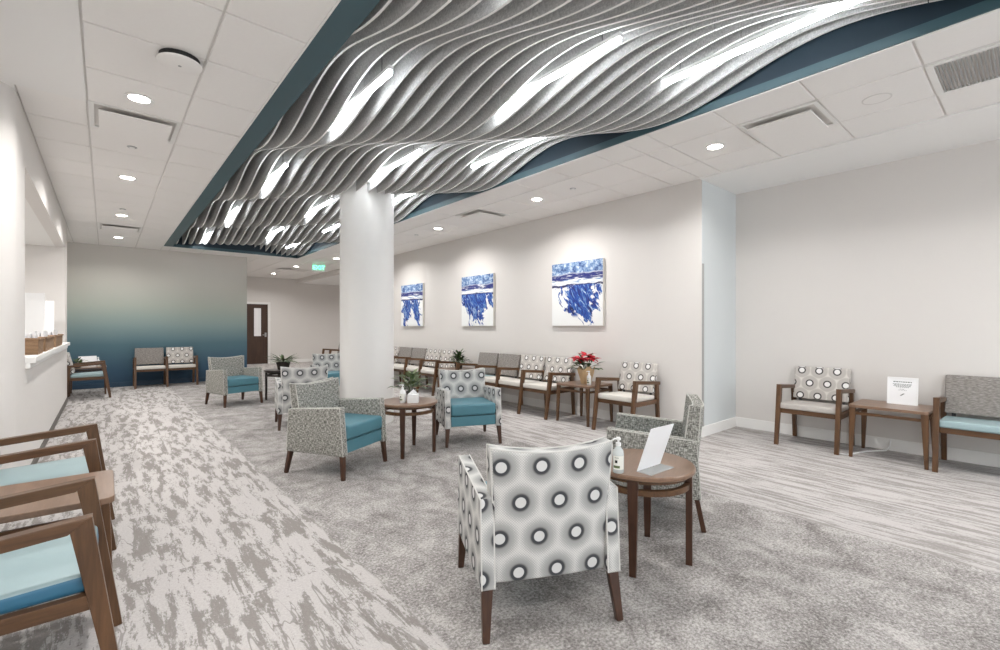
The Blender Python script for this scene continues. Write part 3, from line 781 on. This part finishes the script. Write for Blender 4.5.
obj('print_mark', bm, 'ink_grey', t)

# paintings
def canvas(y, mat, lab):
    t = thing('painting', lab, 'painting', (XP, y, 1.32))
    bm = BM(); L = bm.loops.layers.uv.new('UVMap'); x = -.045
    vs = [bm.verts.new((x, .485, 0)), bm.verts.new((x, -.485, 0)), bm.verts.new((x, -.485, .95)), bm.verts.new((x, .485, .95))]
    f = bm.faces.new(vs)
    for l, uv in zip(f.loops, ((0, 0), (1, 0), (1, 1), (0, 1))): l[L].uv = uv
    me = bpy.data.meshes.new('canvas'); bm.to_mesh(me); bm.free(); me.materials.append(MT[mat]); o = bpy.data.objects.new('canvas', me); C.objects.link(o); o.parent = t
    sbox('stretcher_frame', (-.0445, -.004, -.485, .485, 0, .95), 'fabric_cream', 0, t)
    bm = BM(); bx(bm, -.004, 0, -.03, .03, .85, .9); obj('hanger', bm, 'steel_dark', t)
canvas(9.32, 'canvas_a', 'abstract blue and white painting next to the column, two legs of colour')
canvas(6.89, 'canvas_b', 'abstract blue and white painting between the other two, several blue drips')
canvas(4.478, 'canvas_c', 'abstract blue and white painting nearest the wall corner, one central blue cluster')

# plants
def leaf(bm, base, d, up, L, W, bend=.3, mi=0):
    d = Vector(d).normalized(); up = Vector(up); up = (up-d*up.dot(d)); up = up.normalized() if up.length > 1e-3 else Vector((0, 0, 1)); s = d.cross(up)
    base = Vector(base); row = []
    for k, wf in enumerate((.12, .8, 1., .62, .05)):
        q = k/4; p = base+d*(L*q)-up*(bend*L*q*q)
        row.append((bm.verts.new(p-s*(W/2*wf)+up*(.12*W*wf)), bm.verts.new(p), bm.verts.new(p+s*(W/2*wf)+up*(.12*W*wf))))
    for A, B in zip(row, row[1:]):
        for i in (0, 1):
            f = bm.faces.new((A[i], A[i+1], B[i+1], B[i])); f.smooth = True
def leafobj(name, mat, parent, args):
    bm = BM()
    for a in args: leaf(bm, *a)
    return obj(name, bm, mat, parent)
def bush(parent, n, z0, R, Hh, L, W, mats, seed, name='leaf'):
    r = random.Random(seed)
    for k in range(n):
        a = r.uniform(0, 2*math.pi); e = r.uniform(.05, 1.35); rr = R*r.uniform(.2, .95)
        b = (rr*math.cos(a)*math.cos(e)*1.1, rr*math.sin(a)*math.cos(e)*1.1, z0+Hh*(r.uniform(.1, .85)*math.sin(e)+.08))
        d = (math.cos(a)*math.cos(e*.8), math.sin(a)*math.cos(e*.8), math.sin(e*.8)+.1)
        leafobj(name, mats[k % len(mats)], parent, [(b, d, (0, 0, 1), L*r.uniform(.7, 1.2), W*r.uniform(.7, 1.2), r.uniform(.1, .5))])
def stems(parent, n, z0, R, Hh, seed, mat='leaf_dark'):
    r = random.Random(seed); bm = BM()
    for k in range(n):
        a = 2*math.pi*k/n+r.uniform(-.3, .3); q = R*r.uniform(.3, .8)
        tube(bm, [(0.01*math.cos(a), .01*math.sin(a), z0-.03), (q*.4*math.cos(a), q*.4*math.sin(a), z0+Hh*.4), (q*math.cos(a), q*math.sin(a), z0+Hh*.75)], .003, 5)
    obj('stems', bm, mat, parent)
# poinsettia in a kraft-wrapped pot
t = thing('poinsettia', 'red poinsettia in a tan paper wrapped pot on walnut table', 'plant', (5.03, 4.06, .525)); t.scale = (1.3, 1.3, 1.3)
bm = BM(); r = random.Random(3); seg = 24
prof = [(.055, 0), (.062, .05), (.078, .11), (.086, .165)]
rings = []
for q, (rad, z) in enumerate(prof):
    rings.append([bm.verts.new(((rad*(1+(.10*q/3)*math.sin(6*a_)+.04*math.sin(11*a_)))*math.cos(a_), (rad*(1+(.10*q/3)*math.sin(6*a_)))*math.sin(a_), z+(.02*math.sin(5*a_) if q == 3 else 0))) for a_ in [2*math.pi*i/seg for i in range(seg)]])
for A, B in zip(rings, rings[1:]):
    for i in range(seg): bm.faces.new((A[i], A[(i+1) % seg], B[(i+1) % seg], B[i]))
bm.faces.new(rings[0][::-1]); obj('wrapped_pot', bm, 'kraft', t)
bm = BM(); lathe(bm, [(.07, .12), (.072, .125)], 20); obj('soil', bm, 'soil', t)
stems(t, 8, .13, .11, .14, 5)
bush(t, 26, .14, .15, .12, .10, .055, ['leaf_green', 'leaf_dark', 'leaf_green'], 11)
r = random.Random(21)
for k in range(6):
    a0 = 2*math.pi*k/6+.3; q = 0 if k == 5 else .085
    c = (q*math.cos(a0), q*math.sin(a0), .255+(.035 if k == 5 else r.uniform(-.03, .02)))
    for j in range(8):
        a = 2*math.pi*j/8+r.uniform(-.2, .2); e = r.uniform(-.05, .55)
        leafobj('bract', 'bract_red', t, [(c, (math.cos(a)*math.cos(e)+.35*math.cos(a0), math.sin(a)*math.cos(e)+.35*math.sin(a0), math.sin(e)), (0, 0, 1), r.uniform(.08, .115), r.uniform(.05, .07), r.uniform(.0, .5))])
def potted(name, lab, pos, potm, pr, ph, fn):
    t = thing(name, lab, 'plant', pos)
    bm = BM(); lathe(bm, [(pr*.75, 0), (pr, ph), (pr*.9, ph), (pr*.88, ph-.012)], 24); obj('pot', bm, potm, t, smooth=True)
    bm = BM(); lathe(bm, [(pr*.86, ph-.02), (pr*.86, ph-.012)], 20); obj('soil', bm, 'soil', t)
    fn(t, ph-.01); return t
def f1(t, z):
    stems(t, 9, z, .2, .14, 2); bush(t, 90, z+.03, .20, .19, .085, .05, ['leaf_sage', 'leaf_green', 'leaf_sage', 'leaf_dark'], 5)
    bush(t, 10, z+.04, .2, .15, .05, .04, ['flower_pink'], 9, 'flower_petal')
potted('potted_plant', 'leafy sage green plant with pale blossoms behind the tissue box', (2.54, 4.46, .53), 'pot_dark', .06, .07, f1)
def f2(t, z):
    r = random.Random(8)
    for k in range(60):
        a = r.uniform(0, 2*math.pi); e = r.uniform(.05, .75)
        leafobj('leaf', ('leaf_green', 'leaf_sage', 'leaf_dark')[k % 3], t, [((.03*math.cos(a), .03*math.sin(a), z+r.uniform(0, .05)), (math.cos(a)*math.cos(e), math.sin(a)*math.cos(e), math.sin(e)), (0, 0, 1), r.uniform(.16, .26), .03, r.uniform(.1, .45))])
potted('spiky_plant', 'spiky green plant in a dark pot on the dark round table', (2.46, 8.93, .53), 'pot_dark', .10, .13, f2).scale = (1.2, 1.2, 1.05)
def f3(t, z):
    stems(t, 8, z, .15, .2, 12); bush(t, 110, z, .175, .26, .10, .05, ['leaf_dark', 'leaf_green', 'leaf_dark'], 15)
potted('potted_plant', 'dark bushy green plant on the table between the two chair rows', (5.02, 7.06, .525), 'pot_dark', .08, .10, f3)
def f4(t, z):
    stems(t, 6, z, .1, .1, 22); bush(t, 36, z, .14, .12, .08, .04, ['leaf_dark', 'leaf_green'], 25)
potted('potted_plant', 'small dark green plant on the alcove corner table', (-.40, 11.95, .525), 'pot_dark', .06, .07, f4)
# tissue box (cube with a sheet standing out)
t = thing('tissue_box', 'white cube tissue box on round table before the green plant', 'tissue box', (2.395, 4.165, .53), math.radians(-35))
bm = BM(); bx(bm, -.055, .055, -.055, .055, 0, .085); obj('box', bm, 'plastic_white', t, bevel=.004)
bm = BM(); n = 10; top = []; bot = []
for i in range(n+1):
    x = -.045+.09*i/n
    bot.append(bm.verts.new((x*.6, .006*math.sin(i*1.4), .085))); top.append(bm.verts.new((x, .012*math.sin(i*1.1), .085+.045*(1-abs(2*i/n-1))+.006)))
for i in range(n): bm.faces.new((bot[i], bot[i+1], top[i+1], top[i]))
obj('tissue', bm, 'paper_white', t, smooth=True)
# card on alcove table
t = thing('table_card', 'white standing card behind the plant on the alcove table', 'card', (-.25, 12.2, .525), math.radians(20))
bm = BM(); hexa(bm, [(-.14, -.03, 0), (.14, -.03, 0), (.14, -.026, 0), (-.14, -.026, 0)], [(-.14, .03, .20), (.14, .03, .20), (.14, .034, .20), (-.14, .034, .20)]); obj('card_front', bm, 'paper_white', t)
bm = BM(); hexa(bm, [(-.14, .09, 0), (.14, .09, 0), (.14, .094, 0), (-.14, .094, 0)], [(-.14, .031, .20), (.14, .031, .20), (.14, .035, .20), (-.14, .035, .20)]); obj('card_back', bm, 'paper_white', t)

# reception counter things: two white screens, two wicker baskets, small notes
def wicker():
    t = NT('wicker'); p = t.coord(); v = t.n('ShaderNodeTexWave', wave_type='BANDS', bands_direction='Z'); t.put(v.inputs[0], p); v.inputs['Scale'].default_value = 26; v.inputs['Distortion'].default_value = 1.5
    t.bump(v.outputs[1], .6, .006); MT['wicker'] = t.fin(t.mix(v.outputs[1], (.12, .06, .028), (.40, .25, .14)), .7)
wicker()
def basket(lab, x, y, w_, h_, dpt):
    t = thing('wicker_basket', lab, 'basket', (x, y, 1.05))
    bm = BM(); o_, i_ = [], []
    for (sx, sy) in ((-1,-1),(1,-1),(1,1),(-1,1)):
        o_.append((sx*dpt/2, sy*w_/2)); i_.append((sx*(dpt/2-.012), sy*(w_/2-.012)))
    for k in range(4):
        a, b = o_[k], o_[(k+1) % 4]; c, d_ = i_[(k+1) % 4], i_[k]
        hexa(bm, [(*a, 0), (*b, 0), (*c, 0), (*d_, 0)], [(a[0]*1.06, a[1]*1.06, h_), (b[0]*1.06, b[1]*1.06, h_), (c[0]*1.06, c[1]*1.06, h_), (d_[0]*1.06, d_[1]*1.06, h_)])
    obj('basket_body', bm, 'wicker', t); sbox('basket_floor', (-dpt/2+.01, dpt/2-.01, -w_/2+.01, w_/2-.01, .004, .012), 'wicker', 0, t)
    for k in range(4):
        a, b = o_[k], o_[(k+1) % 4]
        bm = BM(); tube(bm, [(a[0]*1.06, a[1]*1.06, h_), (b[0]*1.06, b[1]*1.06, h_)], .011, 8); obj('rim', bm, 'wicker', t)
    for k in range(3):
        sbox('paper_slip', (-.05+.03*k, -.03+.03*k, -w_*.32+.06*k, w_*.2+.05*k, .02, h_*.8+.06+.02*k), 'paper_white', 0, t)
    return t
basket('small brown wicker basket with paper slips at the open start of the reception ledge', -.525, 6.1, .42, .14, .13)
basket('brown wicker basket with paper slips between the small basket and the longest basket', -.525, 7.05, .95, .14, .13)
basket('longest brown wicker basket with paper slips toward the far end of the reception ledge', -.525, 8.45, 1.1, .14, .13)
def screen(lab, x, y, h_, w_):
    t = thing('counter_screen', lab, 'screen', (x, y, 1.05))
    bm = BM(); bx(bm, -w_/2, w_/2, -.012, .012, .02, h_); obj('panel', bm, 'plastic_white', t, bevel=.003)
    bm = BM()
    for sx in (-1, 1): bx(bm, sx*(w_/2-.06)-.02, sx*(w_/2-.06)+.02, -.09, .09, 0, .02)
    obj('foot', bm, 'metal_grey', t)
screen('white counter divider nearer the rounded wall corner', -.80, 8.65, .70, .38)
screen('white counter divider farther along the reception ledge', -.80, 10.1, .66, .38)

# white cord under the right-hand side table
def cord(lab, pts):
    bm = BM(); tube(bm, pts, .007, 8); tag(obj('power_cord', bm, 'plastic_white', smooth=True), lab, 'cord')
cord('white cord lying on the carpet under the framed notice table', [(XR-.024, 1.02, .11), (XR-.035, 1.03, .03), (XR-.08, 1.05, .008), (6.015, 1.178, .008), (5.72, 1.27, .008), (5.70, 1.34, .008)])
